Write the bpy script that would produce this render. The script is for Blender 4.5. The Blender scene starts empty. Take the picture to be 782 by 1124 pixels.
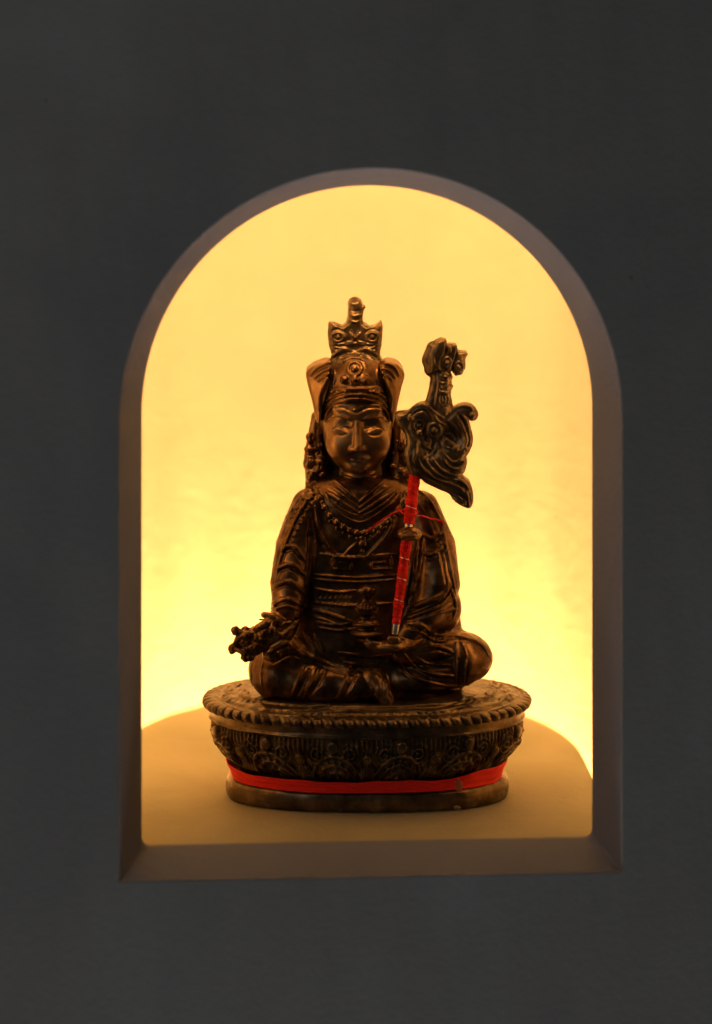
import bpy, math, random
import numpy as np
random.seed(7); rng = np.random.RandomState(7)
S = 0.0004                      # one model unit = 0.4 mm
YAW = math.radians(3.6)         # the figurine is turned this much towards the viewer
D, H, HOR = 4000.0, 1100.0, -229.0
C = bpy.context.scene.collection

# ------------------------------------------------------------------ scene objects
def tag(o, label=None, cat=None, kind=None):
    if label: o['label'] = label
    if cat: o['category'] = cat
    if kind: o['kind'] = kind
    return o
def empty(name, loc=(0, 0, 0), rz=0):
    o = bpy.data.objects.new(name, None); C.objects.link(o)
    o.location = loc; o.rotation_euler = (0, 0, rz); o.empty_display_size = .02
    return o
def mesh_obj(name, v, f, mat, parent=None, smooth=True, origin=(0, 0, 0)):
    v = (np.asarray(v, np.float32) - np.asarray(origin, np.float32)) * S
    me = bpy.data.meshes.new(name)
    f = [tuple(q) for q in f] if not isinstance(f, np.ndarray) else f
    if isinstance(f, np.ndarray):
        n = len(f); k = f.shape[1]
        me.vertices.add(len(v)); me.vertices.foreach_set('co', v.ravel())
        me.loops.add(n * k); me.loops.foreach_set('vertex_index', f.astype(np.int32).ravel())
        me.polygons.add(n)
        me.polygons.foreach_set('loop_start', np.arange(0, n * k, k, dtype=np.int32))
        me.update(calc_edges=True)
    else:
        me.from_pydata([tuple(map(float, p)) for p in v], [], f)
    me.polygons.foreach_set('use_smooth', [smooth] * len(me.polygons))
    me.update()
    me.materials.append(mat)
    o = bpy.data.objects.new(name, me); C.objects.link(o)
    o.location = np.asarray(origin, float) * S
    if parent:
        o.parent = parent
        # nested parts: keep everything in the statue's own frame
        p = parent
        if p.type == 'MESH': o.location = (np.asarray(origin, float) * S) - np.array(p.location)
    return o

# ------------------------------------------------------------------ signed distance sculpting
def pt(px, py, y):
    """measured position on the front elevation + depth -> figurine frame"""
    k = (D + y) / D
    return np.array([(px - 391) * k - 12, y, H - (py - HOR) * k])
def smin(a, b, k):
    h = np.maximum(k - np.abs(a - b), 0) / k
    return np.minimum(a, b) - h * h * k * .25
def smax(a, b, k): return -smin(-a, -b, k)

class Field:
    def __init__(s, lo, hi, h=1.0):
        s.lo = np.array(lo, float); s.h = h
        s.n = np.ceil((np.array(hi, float) - s.lo) / h).astype(int) + 1
        s.F = np.full(s.n, 40.0, np.float32)
    def sl(s, lo, hi):
        a = np.clip(np.floor((np.array(lo) - s.lo) / s.h).astype(int), 0, s.n)
        b = np.clip(np.ceil((np.array(hi) - s.lo) / s.h).astype(int) + 1, 0, s.n)
        if np.any(b <= a): return None
        g = [(s.lo[i] + np.arange(a[i], b[i]) * s.h).astype(np.float32) for i in range(3)]
        return tuple(slice(a[i], b[i]) for i in range(3)), g[0][:, None, None], g[1][None, :, None], g[2][None, None, :]
    def op(s, fn, lo, hi, k, mode):
        m = k + 3
        r = s.sl(np.array(lo) - m, np.array(hi) + m)
        if r is None: return
        q, X, Y, Z = r
        d = fn(X, Y, Z); A = s.F[q]
        if mode == 'add': s.F[q] = smin(A, d, k) if k > 0 else np.minimum(A, d)
        else: s.F[q] = smax(A, -d, k) if k > 0 else np.maximum(A, -d)
    def ell(s, c, r, k=3, mode='add', rot=0, rx=0):
        c = np.array(c, float); r = np.array(r, float); R = r.max()
        ca, sa = math.cos(rot), math.sin(rot); cb, sb = math.cos(rx), math.sin(rx)
        def fn(X, Y, Z):
            x, y, z = X - c[0], Y - c[1], Z - c[2]
            x, z = x * ca + z * sa, -x * sa + z * ca
            y, z = y * cb + z * sb, -y * sb + z * cb
            k0 = np.sqrt((x / r[0])**2 + (y / r[1])**2 + (z / r[2])**2)
            k1 = np.sqrt((x / r[0]**2)**2 + (y / r[1]**2)**2 + (z / r[2]**2)**2) + 1e-6
            return k0 * (k0 - 1) / k1
        s.op(fn, c - R, c + R, k, mode)
    def seg(s, a, b, ra, rb, k=3, mode='add'):
        a = np.array(a, float); b = np.array(b, float); R = max(ra, rb)
        ba = b - a; L = float(ba @ ba) + 1e-6
        def fn(X, Y, Z):
            x, y, z = X - a[0], Y - a[1], Z - a[2]
            t = np.clip((x * ba[0] + y * ba[1] + z * ba[2]) / L, 0, 1)
            return np.sqrt((x - t * ba[0])**2 + (y - t * ba[1])**2 + (z - t * ba[2])**2) - (ra + (rb - ra) * t)
        s.op(fn, np.minimum(a, b) - R, np.maximum(a, b) + R, k, mode)
    def tube(s, P, r, k=3, mode='add'):
        P = [np.array(p, float) for p in P]
        r = list(r) if hasattr(r, '__len__') else [r] * len(P)
        # one joint field so that consecutive segments do not swell
        lo = np.min(P, 0) - max(r); hi = np.max(P, 0) + max(r)
        def fn(X, Y, Z):
            o = None
            for i in range(len(P) - 1):
                a, ba = P[i], P[i + 1] - P[i]; L = float(ba @ ba) + 1e-6
                x, y, z = X - a[0], Y - a[1], Z - a[2]
                t = np.clip((x * ba[0] + y * ba[1] + z * ba[2]) / L, 0, 1)
                d = np.sqrt((x - t * ba[0])**2 + (y - t * ba[1])**2 + (z - t * ba[2])**2) - (r[i] + (r[i + 1] - r[i]) * t)
                o = d if o is None else np.minimum(o, d)
            return o
        s.op(fn, lo, hi, k, mode)
    def loft(s, zs, cx, hw, cy, hd, k=3, mode='add', e=2.0):
        zs = np.array(zs, float); o = np.argsort(zs); zs = zs[o]
        cx, hw, cy, hd = [np.array(q, float)[o] for q in (cx, hw, cy, hd)]
        lo = ((cx - hw).min(), (cy - hd).min(), zs[0]); hi = ((cx + hw).max(), (cy + hd).max(), zs[-1])
        def fn(X, Y, Z):
            I = lambda t: smooth_interp(Z, zs, t)
            w, d = I(hw), I(hd)
            q = (np.abs((X - I(cx)) / w)**e + np.abs((Y - I(cy)) / d)**e)**(1 / e)
            side = (q - 1) * np.minimum(w, d)
            return smax(side, np.maximum(zs[0] - Z, Z - zs[-1]), 6)
        s.op(fn, lo, hi, k, mode)
    def slab(s, pts, yc, T, r=None, k=2, mode='add', ycurve=None):
        """outline [px,py] given thickness 2T about depth yc, rounded edges of radius r"""
        P = np.array([pt(a, b, yc) for a, b in pts])[:, [0, 2]]
        r = T if r is None else r
        def fn(X, Y, Z):
            x = X[:, 0, 0][:, None]; z = Z[0, 0, :][None, :]
            d = poly_sdf(P, x, z)[:, None, :]
            yy = Y - yc if ycurve is None else Y - yc - ycurve(X)
            a = d + r; b = np.abs(yy) - T + r
            return np.minimum(np.maximum(a, b), 0) + np.sqrt(np.maximum(a, 0)**2 + np.maximum(b, 0)**2) - r
        e = 0 if ycurve is None else 20
        s.op(fn, (P[:, 0].min(), yc - T - e, P[:, 1].min()), (P[:, 0].max(), yc + T + e, P[:, 1].max()), k, mode)
    # front surface under a measured point
    def front(s, px, py, y0=None, y1=None):
        ys = np.arange(s.lo[1] if y0 is None else y0, (s.lo[1] + (s.n[1] - 1) * s.h) if y1 is None else y1, s.h * .5)
        k = (D + ys) / D
        P = np.stack([(px - 391) * k - 12, ys, H - (py - HOR) * k], 1)
        I = np.round((P - s.lo) / s.h).astype(int)
        ok = np.all((I >= 0) & (I < s.n), 1)
        if not ok.any(): return None
        I = I[ok]; ys = ys[ok]; v = s.F[I[:, 0], I[:, 1], I[:, 2]]
        w = np.where(v < 0)[0]
        if len(w) == 0: return None
        return ys[w[0]] + float(v[w[0]])
    def on(s, px, py, lift=0):
        y = s.front(px, py)
        return None if y is None else pt(px, py, y - lift)
    def stroke(s, pts, r, mode='add', k=1.2, lift=0, n=None, closed=False, ends=True):
        pts = np.array(pts, float)
        q = spline(pts, n or max(4, int(np.sum(np.hypot(*np.diff(pts, axis=0).T)) / 3)))
        P = []; R = []; N = len(q)
        for i, (a, b) in enumerate(q):
            p = s.on(a, b, lift)
            if p is not None:
                P.append(p); t = i / max(1, N - 1)
                R.append(r * (1 if not ends else (.35 + .65 * min(1, 5 * min(t, 1 - t)))))
        if len(P) > 1:
            P = np.array(P)
            if len(P) > 4:   # no depth jumps
                y = P[:, 1].copy(); P[1:-1, 1] = (y[:-2] + y[1:-1] * 2 + y[2:]) / 4
            for i in range(0, len(P) - 1, 6): s.tube(P[i:i + 7], R[i:i + 7], k, mode)
    def cut(s, pts, r, k=1.5, lift=-0.2, **kw): s.stroke(pts, r, 'sub', k, lift, **kw)
    def dot(s, px, py, r, k=1.2, lift=0, mode='add', flat=1):
        p = s.on(px, py, lift)
        if p is not None:
            r3 = (r, r, r) if not hasattr(r, '__len__') else r
            s.ell(p, r3, k, mode)
    def ring(s, px, py, rx, r, ry=None, mode='add', k=1):
        ry = ry or rx
        s.stroke([(px + rx * math.cos(t), py + ry * math.sin(t)) for t in np.linspace(0, 2 * math.pi, 13)], r, mode, k, ends=False)
    def spiral(s, px, py, R, r, turns=1.4, a0=0, d=1, mode='add'):
        T = np.linspace(0, 1, 14)
        s.stroke([(px + R * (1 - .8 * t) * math.cos(a0 + d * turns * 6.283 * t), py + R * (1 - .8 * t) * math.sin(a0 + d * turns * 6.283 * t)) for t in T], r, mode, 1)
    def noise(s, amp, scale):
        n = np.zeros(s.n, np.float32)
        g = [(s.lo[i] + np.arange(s.n[i]) * s.h).astype(np.float32) for i in range(3)]
        X, Y, Z = g[0][:, None, None], g[1][None, :, None], g[2][None, None, :]
        for j in range(5):
            w = rng.normal(size=3) / scale * (1 + .4 * j); ph = rng.uniform(0, 6.28, 3)
            n += np.sin(X * w[0] + ph[0] + 1.3 * np.sin(Z * w[1] * .7)) * np.sin(Y * w[1] + ph[1] + 1.1 * np.sin(X * w[2] * .6)) * np.sin(Z * w[2] + ph[2]) / (1 + .3 * j)
        s.F += amp * n
    def mesh(s):
        F = s.F; ins = F < 0
        c = np.zeros(np.array(F.shape) - 1, np.int8)
        for i in (0, 1):
            for j in (0, 1):
                for k in (0, 1):
                    c += ins[i:F.shape[0] - 1 + i, j:F.shape[1] - 1 + j, k:F.shape[2] - 1 + k]
        act = (c > 0) & (c < 8)
        I = np.argwhere(act); idx = np.full(act.shape, -1, np.int32); idx[act] = np.arange(len(I))
        V = np.zeros((len(I), 3)); W = np.zeros(len(I))
        cn = [(i, j, k) for i in (0, 1) for j in (0, 1) for k in (0, 1)]
        val = {q: F[I[:, 0] + q[0], I[:, 1] + q[1], I[:, 2] + q[2]] for q in cn}
        for a in cn:
            for ax in range(3):
                if a[ax] == 0:
                    b = list(a); b[ax] = 1; b = tuple(b)
                    va, vb = val[a], val[b]; m = (va < 0) != (vb < 0)
                    t = va[m] / (va[m] - vb[m])
                    p = np.tile(np.array(a, float), (m.sum(), 1)); p[:, ax] = t
                    V[m] += p; W[m] += 1
        V = (V / W[:, None] + I) * s.h + s.lo
        faces = []
        for ax in range(3):
            a = [slice(None)] * 3; b = [slice(None)] * 3
            a[ax] = slice(0, -1); b[ax] = slice(1, None)
            A, B = ins[tuple(a)], ins[tuple(b)]
            e = np.argwhere(A != B)
            o1, o2 = [(1, 2), (2, 0), (0, 1)][ax]
            e = e[(e[:, o1] > 0) & (e[:, o2] > 0) & (e[:, o1] < F.shape[o1] - 1) & (e[:, o2] < F.shape[o2] - 1)]
            def cell(d1, d2):
                q = e.copy(); q[:, o1] += d1; q[:, o2] += d2
                return idx[q[:, 0], q[:, 1], q[:, 2]]
            Q = np.stack([cell(-1, -1), cell(0, -1), cell(0, 0), cell(-1, 0)], 1)
            fl = ~A[e[:, 0], e[:, 1], e[:, 2]]
            Q[fl] = Q[fl][:, ::-1]
            faces.append(Q)
        f = np.concatenate(faces); f = f[(f >= 0).all(1)]
        # one light relaxation
        acc = np.zeros_like(V); cnt = np.zeros(len(V))
        for i in range(4):
            np.add.at(acc, f[:, i], V[f[:, (i + 1) % 4]]); np.add.at(cnt, f[:, i], 1)
        V = V * .78 + .22 * acc / np.maximum(cnt, 1)[:, None]
        return V, f
    def build(s, name, mat, parent=None): return mesh_obj(name, *s.mesh(), mat, parent)

def smooth_interp(z, zs, v):
    z = np.asarray(z, float); sh = z.shape; z = z.ravel()
    # catmull-like monotone cubic through the table
    v = np.array(v, float); dz = np.diff(zs); sl = np.diff(v) / dz
    m = np.zeros_like(v); m[1:-1] = np.where(sl[:-1] * sl[1:] > 0, (sl[:-1] + sl[1:]) / 2, 0); m[0], m[-1] = sl[0], sl[-1]
    z = np.clip(z, zs[0], zs[-1]); i = np.clip(np.searchsorted(zs, z) - 1, 0, len(zs) - 2)
    t = (z - zs[i]) / dz[i]; h = dz[i]
    r = (2*t**3 - 3*t**2 + 1) * v[i] + (t**3 - 2*t**2 + t) * h * m[i] + (-2*t**3 + 3*t**2) * v[i+1] + (t**3 - t**2) * h * m[i+1]
    return r.reshape(sh).astype(np.float32)
def poly_sdf(P, x, z):
    d = None; sgn = np.ones(np.broadcast(x, z).shape, np.float32)
    for i in range(len(P)):
        a, b = P[i], P[i - 1]; e = b - a
        wx, wz = x - a[0], z - a[1]
        t = np.clip((wx * e[0] + wz * e[1]) / (e @ e + 1e-9), 0, 1)
        dd = (wx - t * e[0])**2 + (wz - t * e[1])**2
        d = dd if d is None else np.minimum(d, dd)
        c1 = z >= a[1]; c2 = z < b[1]; c3 = e[0] * wz > e[1] * wx
        flip = (c1 & c2 & c3) | (~c1 & ~c2 & ~c3)
        sgn = np.where(flip, -sgn, sgn)
    return (sgn * np.sqrt(d)).astype(np.float32)
def spline(P, n):
    P = np.array(P, float)
    if len(P) == 2:
        t = np.linspace(0, 1, n)[:, None]; return P[0] * (1 - t) + P[1] * t
    Q = np.vstack([2 * P[0] - P[1], P, 2 * P[-1] - P[-2]])
    out = []
    for u in np.linspace(0, len(P) - 1 - 1e-6, n):
        i = int(u); t = u - i; a, b, c, d = Q[i], Q[i + 1], Q[i + 2], Q[i + 3]
        out.append(.5 * ((2 * b) + (-a + c) * t + (2*a - 5*b + 4*c - d) * t*t + (-a + 3*b - 3*c + d) * t**3))
    return np.array(out)
def smooth_poly(P, n=4):
    P = np.array(P, float); N = len(P); out = []
    for i in range(N):
        a, b, c, d = P[i - 1], P[i], P[(i + 1) % N], P[(i + 2) % N]
        for t in np.arange(n) / n:
            out.append(.5 * ((2 * b) + (-a + c) * t + (2*a - 5*b + 4*c - d) * t*t + (-a + 3*b - 3*c + d) * t**3))
    return out

# ------------------------------------------------------------------ materials
def new_mat(name):
    m = bpy.data.materials.new(name); m.use_nodes = True
    nt = m.node_tree; b = nt.nodes['Principled BSDF']
    return m, nt, b
def noise_node(nt, scale, detail=4, rough=.55, vec=None, dist=0):
    n = nt.nodes.new('ShaderNodeTexNoise'); n.inputs['Scale'].default_value = scale
    n.inputs['Detail'].default_value = detail; n.inputs['Roughness'].default_value = rough
    n.inputs['Distortion'].default_value = dist
    if vec: nt.links.new(vec, n.inputs['Vector'])
    return n
def ramp(nt, src, stops):
    r = nt.nodes.new('ShaderNodeValToRGB'); nt.links.new(src, r.inputs['Fac'])
    while len(r.color_ramp.elements) < len(stops): r.color_ramp.elements.new(.5)
    for e, (p, c) in zip(r.color_ramp.elements, stops):
        e.position = p; e.color = (*c, 1) if len(c) == 3 else c
    return r
def objvec(nt, sc=(1, 1, 1)):
    t = nt.nodes.new('ShaderNodeTexCoord'); m = nt.nodes.new('ShaderNodeMapping')
    m.inputs['Scale'].default_value = sc; nt.links.new(t.outputs['Object'], m.inputs['Vector'])
    return m.outputs['Vector']
def bump(nt, src, b, strength, dist):
    n = nt.nodes.new('ShaderNodeBump'); n.inputs['Strength'].default_value = strength
    n.inputs['Distance'].default_value = dist
    nt.links.new(src, n.inputs['Height']); nt.links.new(n.outputs['Normal'], b.inputs['Normal']); return n
def g(v): return (v, v, v)

def bronze(name, dark, mid, light, rough=(.3, .5), metal=.8, grain=.00012):
    m, nt, b = new_mat(name)
    n = noise_node(nt, 120, 6, .62, objvec(nt))
    r = ramp(nt, n.outputs['Fac'], [(.3, dark), (.5, mid), (.72, light)])
    nt.links.new(r.outputs['Color'], b.inputs['Base Color'])
    b.inputs['Metallic'].default_value = metal
    n2 = noise_node(nt, 320, 3, .6, objvec(nt))
    rr = ramp(nt, n2.outputs['Fac'], [(.3, g(rough[0])), (.7, g(rough[1]))])
    nt.links.new(rr.outputs['Color'], b.inputs['Roughness'])
    n3 = noise_node(nt, 1100, 4, .6, objvec(nt))
    bump(nt, n3.outputs['Fac'], b, .35, grain)
    return m
M_bronze = bronze('bronze', (.045, .024, .011), (.115, .063, .027), (.25, .14, .06), (.27, .42), .95)
M_skin = bronze('polished_bronze', (.14, .079, .032), (.22, .126, .05), (.31, .175, .07), (.30, .42), .85, .00004)
M_base = bronze('base_bronze', (.055, .038, .02), (.14, .098, .05), (.30, .21, .105), (.27, .42), .82)
M_patina = bronze('patina_bronze', (.055, .038, .02), (.13, .09, .047), (.27, .19, .095), (.27, .42), .82)

def thread_mat():
    m, nt, b = new_mat('red_thread')
    v = objvec(nt)
    n = noise_node(nt, 500, 3, .6, v)
    r = ramp(nt, n.outputs['Fac'], [(.3, (.42, .005, .002)), (.6, (.72, .012, .004)), (.8, (.80, .03, .012))])
    nt.links.new(r.outputs['Color'], b.inputs['Base Color']); b.inputs['Roughness'].default_value = .6
    b.inputs['Specular IOR Level'].default_value = .2
    n2 = noise_node(nt, 2200, 2, .5, v); bump(nt, n2.outputs['Fac'], b, .5, .0001)
    return m
M_thread = thread_mat()
def ribbon_mat():
    m, nt, b = new_mat('red_ribbon')
    v = objvec(nt, (1, 1, 9))
    n = noise_node(nt, 160, 4, .6, v)
    r = ramp(nt, n.outputs['Fac'], [(.3, (.95, .010, .005)), (.7, (1, .022, .008))])
    nt.links.new(r.outputs['Color'], b.inputs['Base Color']); b.inputs['Roughness'].default_value = .6
    # thin cloth lets the lamp through a little
    tr = nt.nodes.new('ShaderNodeBsdfTranslucent'); tr.inputs['Color'].default_value = (.9, .05, .02, 1)
    mx = nt.nodes.new('ShaderNodeMixShader'); mx.inputs['Fac'].default_value = .08
    out = nt.nodes['Material Output']
    nt.links.new(b.outputs[0], mx.inputs[1]); nt.links.new(tr.outputs[0], mx.inputs[2]); nt.links.new(mx.outputs[0], out.inputs['Surface'])
    n2 = noise_node(nt, 900, 2, .5, v); bump(nt, n2.outputs['Fac'], b, .4, .0001)
    return m
M_ribbon = ribbon_mat()
def steel():
    m, nt, b = new_mat('steel'); b.inputs['Base Color'].default_value = (.72, .70, .66, 1)
    b.inputs['Metallic'].default_value = 1; b.inputs['Roughness'].default_value = .32
    n = noise_node(nt, 900, 2, .5, objvec(nt)); bump(nt, n.outputs['Fac'], b, .3, .00008); return m
M_steel = steel()
def wax():
    m, nt, b = new_mat('candle_wax'); b.inputs['Base Color'].default_value = (.55, .40, .22, 1)
    b.inputs['Roughness'].default_value = .35; b.inputs['Subsurface Weight'].default_value = .3
    b.inputs['Subsurface Radius'].default_value = (.002, .001, .0005)
    b.inputs['Transmission Weight'].default_value = .8
    n = noise_node(nt, 700, 2, .5, objvec(nt)); bump(nt, n.outputs['Fac'], b, .3, .0001); return m
M_wax = wax()

def paint(name, col, var, rough, streak=None, bstr=.25, bdist=.0004, spots=True, bscale=260, big=0):
    m, nt, b = new_mat(name)
    v = objvec(nt, streak or (1, 1, 1))
    n = noise_node(nt, 14, 6, .6, v, .3)
    lo = tuple(c * (1 - var) for c in col); hi = tuple(min(1, c * (1 + var)) for c in col)
    r = ramp(nt, n.outputs['Fac'], [(.25, lo), (.75, hi)])
    src = r.outputs['Color']
    if big:
        nb = noise_node(nt, 5.5, 4, .55, objvec(nt), .6)
        rb_ = ramp(nt, nb.outputs['Fac'], [(.28, (1 - big, 1 - big, 1 - big * .8)), (.5, (1, 1, 1)), (.74, (1 + big * .8, 1 + big * .9, 1 + big))])
        mb = nt.nodes.new('ShaderNodeMix'); mb.data_type = 'RGBA'; mb.blend_type = 'MULTIPLY'; mb.inputs[0].default_value = 1
        nt.links.new(src, mb.inputs[6]); nt.links.new(rb_.outputs['Color'], mb.inputs[7]); src = mb.outputs[2]
    if spots:
        s = noise_node(nt, 170, 1, .4, objvec(nt)); sr = ramp(nt, s.outputs['Fac'], [(.0, g(.6)), (.12, g(.6)), (.14, g(1))])
        mx = nt.nodes.new('ShaderNodeMix'); mx.data_type = 'RGBA'; mx.blend_type = 'MULTIPLY'; mx.inputs[0].default_value = 1
        nt.links.new(src, mx.inputs[6]); nt.links.new(sr.outputs['Color'], mx.inputs[7]); src = mx.outputs[2]
    nt.links.new(src, b.inputs['Base Color']); b.inputs['Roughness'].default_value = rough
    b.inputs['Specular IOR Level'].default_value = .3
    n2 = noise_node(nt, bscale, 5, .65, objvec(nt))
    n3 = noise_node(nt, 40, 3, .5, v)
    ad = nt.nodes.new('ShaderNodeMath'); ad.operation = 'ADD'
    nt.links.new(n2.outputs['Fac'], ad.inputs[0]); nt.links.new(n3.outputs['Fac'], ad.inputs[1])
    bump(nt, ad.outputs[0], b, bstr, bdist)
    return m
M_wall = paint('grey_plaster', (.37, .36, .335), .055, .8, (4, 4, .8), .2, .0006, big=.2)  # broad mottling puts the wall's uneven lighting into its colour
M_reveal = paint('pale_reveal', (.225, .255, .31), .09, .75, None, .6, .0007, big=.1)
M_niche = paint('cream_plaster', (.62, .585, .51), .045, .85, None, .35, .0008, False, 190)
M_shelf = paint('cream_shelf', (.42, .40, .25), .16, .7, None, .9, .0008, big=.08)
# ------------------------------------------------------------------ the figurine
statue = tag(empty('bronze_statue', (0, 0, 0), -YAW),
             'dark bronze figurine of a robed figure in a tall hat seated on an oval base', 'statue')

# ---- robe (mantle, sleeves, lap) ----
def make_robe():
    R = Field((-150, -85, 95), (155, 75, 365), .8)
    rows = [(522, 352, 440, 0, 26), (534, 338, 452, 0, 34), (545, 327, 466, 2, 39), (556, 319, 475, 3, 42), (572, 312, 486, 4, 44),
            (600, 305, 493, 5, 45), (640, 300, 500, 6, 47), (672, 297, 505, 6, 52), (700, 296, 508, 5, 54), (745, 300, 505, 4, 54), (768, 305, 500, 4, 52)]
    z = [pt(391, r[0], 0)[2] for r in rows]
    R.loft(z, [(r[1] + r[2]) / 2 - 403 for r in rows], [(r[2] - r[1]) / 2 for r in rows], [r[3] for r in rows], [r[4] for r in rows], 1, e=2.35)
    P = pt
    # sleeves
    R.tube([P(340, 556, -18), P(325, 600, -28), P(318, 640, -42), P(316, 668, -54)], [20, 22, 21, 17], 5)
    R.tube([P(462, 560, -16), P(476, 600, -26), P(480, 640, -36), P(470, 672, -46), P(445, 700, -54)], [21, 24, 25, 20, 12], 5)
    R.ell(P(484, 668, -30), (23, 22, 27), 6)
    # hollow of the chest
    R.ell(P(391, 640, -62), (34, 26, 48), 8, 'sub')
    # lap and legs
    R.ell(P(404, 738, 0), (118, 50, 30), 8)
    R.ell(P(306, 736, -22), (33, 34, 29), 6)
    R.tube([P(304, 744, -34), P(345, 752, -42), P(385, 753, -48), P(410, 752, -52)], [25, 23, 20, 16], 5)
    R.tube([P(360, 715, -30), P(325, 722, -30)], [16, 22], 6)
    R.ell(P(508, 722, -16), (33, 36, 27), 6)
    R.tube([P(505, 733, -34), P(470, 742, -42), P(440, 748, -42)], [20, 17, 13], 6)
    R.tube([P(505, 712, -30), P(470, 712, -42), P(440, 716, -48)], [18, 16, 13], 6)
    R.ell(P(404, 764, -36), (70, 18, 12), 6)
    R.noise(.45, 9)
    st, cut = R.stroke, R.cut
    # mantle edges over both shoulders
    st([(350, 536), (333, 556), (321, 580), (310, 608), (303, 635)], 2.4); cut([(346, 545), (330, 566), (319, 590), (309, 618)], 1.6)
    st([(338, 534), (324, 554), (313, 578), (306, 604)], 1.6)
    for i in range(9): R.dot(343 - i * 3.4, 546 + i * 7.0, 2.0)
    st([(452, 532), (470, 548), (483, 572), (490, 600), (496, 630), (501, 655)], 2.2); cut([(448, 538), (464, 554), (476, 576), (484, 606), (490, 640)], 1.6)
    st([(470, 560), (480, 585), (486, 612)], 1.4)
    for x, y in ((340, 540), (334, 549), (328, 559), (322, 569), (347, 532), (318, 580)): R.spiral(x, y, 5, 1.4, 1.3, x)
    # right sleeve folds
    for pts in ([(309, 607), (322, 604), (336, 620)], [(305, 628), (320, 624), (337, 637)], [(299, 648), (318, 643), (335, 656)]):
        cut(pts, 1.9); st([(a, b - 4.5) for a, b in pts], 2.2)
    st([(297, 664), (314, 658), (334, 665)], 3.0); st([(298, 671), (314, 665), (333, 671)], 2.0); cut([(298, 668), (314, 661), (333, 668)], 1.0)
    cut([(341, 572), (341, 600), (338, 632), (336, 664)], 3.2, k=3)
    # chest lapels
    st([(346, 556), (352, 580), (364, 602), (372, 612)], 2.6); cut([(342, 560), (348, 586), (358, 606)], 1.6)
    st([(437, 556), (428, 582), (412, 602), (400, 612)], 2.4)
    st([(392, 596), (384, 603), (376, 612)], 1.5); st([(412, 586), (420, 580), (428, 566)], 1.6)
    st([(398, 598), (410, 590), (421, 578)], 1.2)
    for o_, r_ in ((0, 2.2), (6, 1.6), (12, 1.4)):
        for x_ in (356 + o_ * .9, 434 - o_ * .9):
            st([(x_, 538 - o_), (395, 563 - o_)], r_); cut([(x_, 541.5 - o_), (395, 567 - o_)], 1.3)
    # meander plaque and girdle
    for py, a, b in ((608, 352, 436), (631, 346, 436), (636, 346, 436), (662, 346, 432), (683, 347, 392), (689, 350, 396)):
        st([(a, py), ((a + b) / 2, py + 3), (b, py)], 1.7)
    for pts in ([(366, 611), (398, 613), (430, 611)], [(366, 611), (366, 624)], [(366, 624), (386, 625)], [(386, 625), (386, 618)], [(386, 618), (372, 617)],
                [(430, 611), (430, 624)], [(430, 624), (408, 625)], [(408, 625), (408, 618)], [(408, 618), (424, 617)]):
        st(pts, 1.6, k=.8, lift=.5)
    st([(344, 646), (370, 650), (392, 648)], 1.4)
    st([(344, 670), (362, 674), (390, 684)], 2.0); st([(344, 677), (362, 682), (388, 693)], 1.3)
    for i in range(7):
        for j in range(3): cut([(349 + i * 5.5, 652 + j * 5.5), (353 + i * 5.5, 656.5 + j * 5.5)], .8, k=.6)
    for i in range(7):
        for j in range(2): cut([(353 + i * 5.5, 652 + j * 8), (349 + i * 5.5, 657 + j * 8)], .8, k=.6)
    # left side: deep fold star and horizontals
    for pts, r in (([(493, 641), (487, 652), (470, 660), (448, 668)], 2.8), ([(496, 648), (500, 664), (498, 678)], 2.2),
                   ([(494, 652), (480, 666), (455, 676), (444, 680)], 2.0), ([(502, 668), (480, 673), (458, 681)], 1.8),
                   ([(446, 684), (462, 686), (480, 697), (505, 693)], 2.4), ([(447, 691), (463, 694), (480, 704), (508, 701)], 1.8)):
        st(pts, r)
    for pts, r in (([(496, 645), (486, 658), (462, 668), (446, 674)], 1.9), ([(500, 658), (484, 669), (456, 682)], 1.4),
                   ([(447, 688), (463, 690), (480, 701), (506, 697)], 1.3)):
        cut(pts, r)
    for a in ([(464, 586), (474, 592), (486, 584)], [(460, 604), (474, 609), (488, 597)]):
        st(a, 2.2, k=2.5); cut([(x, y + 4) for x, y in a], 1.6, k=3)
    st([(458, 585), (452, 620), (446, 655)], 2.0); cut([(464, 590), (460, 625), (452, 655)], 2.6, k=3)
    for i in range(14): cut([(452 + i * 3.6, 687 + min(i, 7) * 1.7), (454 + i * 3.6, 691 + min(i, 7) * 1.7)], .7, k=.5)
    # lap centre
    st([(372, 716), (400, 720), (424, 721)], 1.5); cut([(372, 720), (400, 724), (424, 725)], 1.8)
    st([(378, 727), (402, 731), (420, 731)], 1.6); cut([(380, 732), (402, 736), (424, 737)], 2.2)
    # left knee folds
    for pts, r in (([(436, 722), (444, 736), (460, 746), (486, 752), (515, 752)], 1.9), ([(444, 718), (456, 732), (476, 740), (498, 742)], 1.7),
                   ([(458, 722), (472, 729), (494, 730)], 1.6), ([(462, 714), (480, 710), (496, 716), (482, 722)], 1.4),
                   ([(501, 704), (502, 722), (501, 748)], 1.8), ([(506, 703), (512, 722), (510, 748)], 1.3), ([(480, 703), (505, 699), (526, 706), (537, 720)], 1.8)):
        st(pts, r); cut([(x + 1, y + 3.6) for x, y in pts], 1.3)
    # right shin folds
    for x0, dx, r in ((334, -14, 1.6), (352, -18, 1.9), (386, -14, 1.7)):
        st([(x0, 731), (x0 + dx * .4, 745), (x0 + dx, 765)], r); cut([(x0 + 6, 735), (x0 + 6 + dx * .4, 748), (x0 + 6 + dx, 764)], 1.9, k=2.5)
    st([(296, 722), (318, 713), (345, 722), (372, 733), (405, 738)], 2.2); cut([(300, 728), (320, 719), (345, 728), (372, 738), (404, 743)], 1.2)
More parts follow.
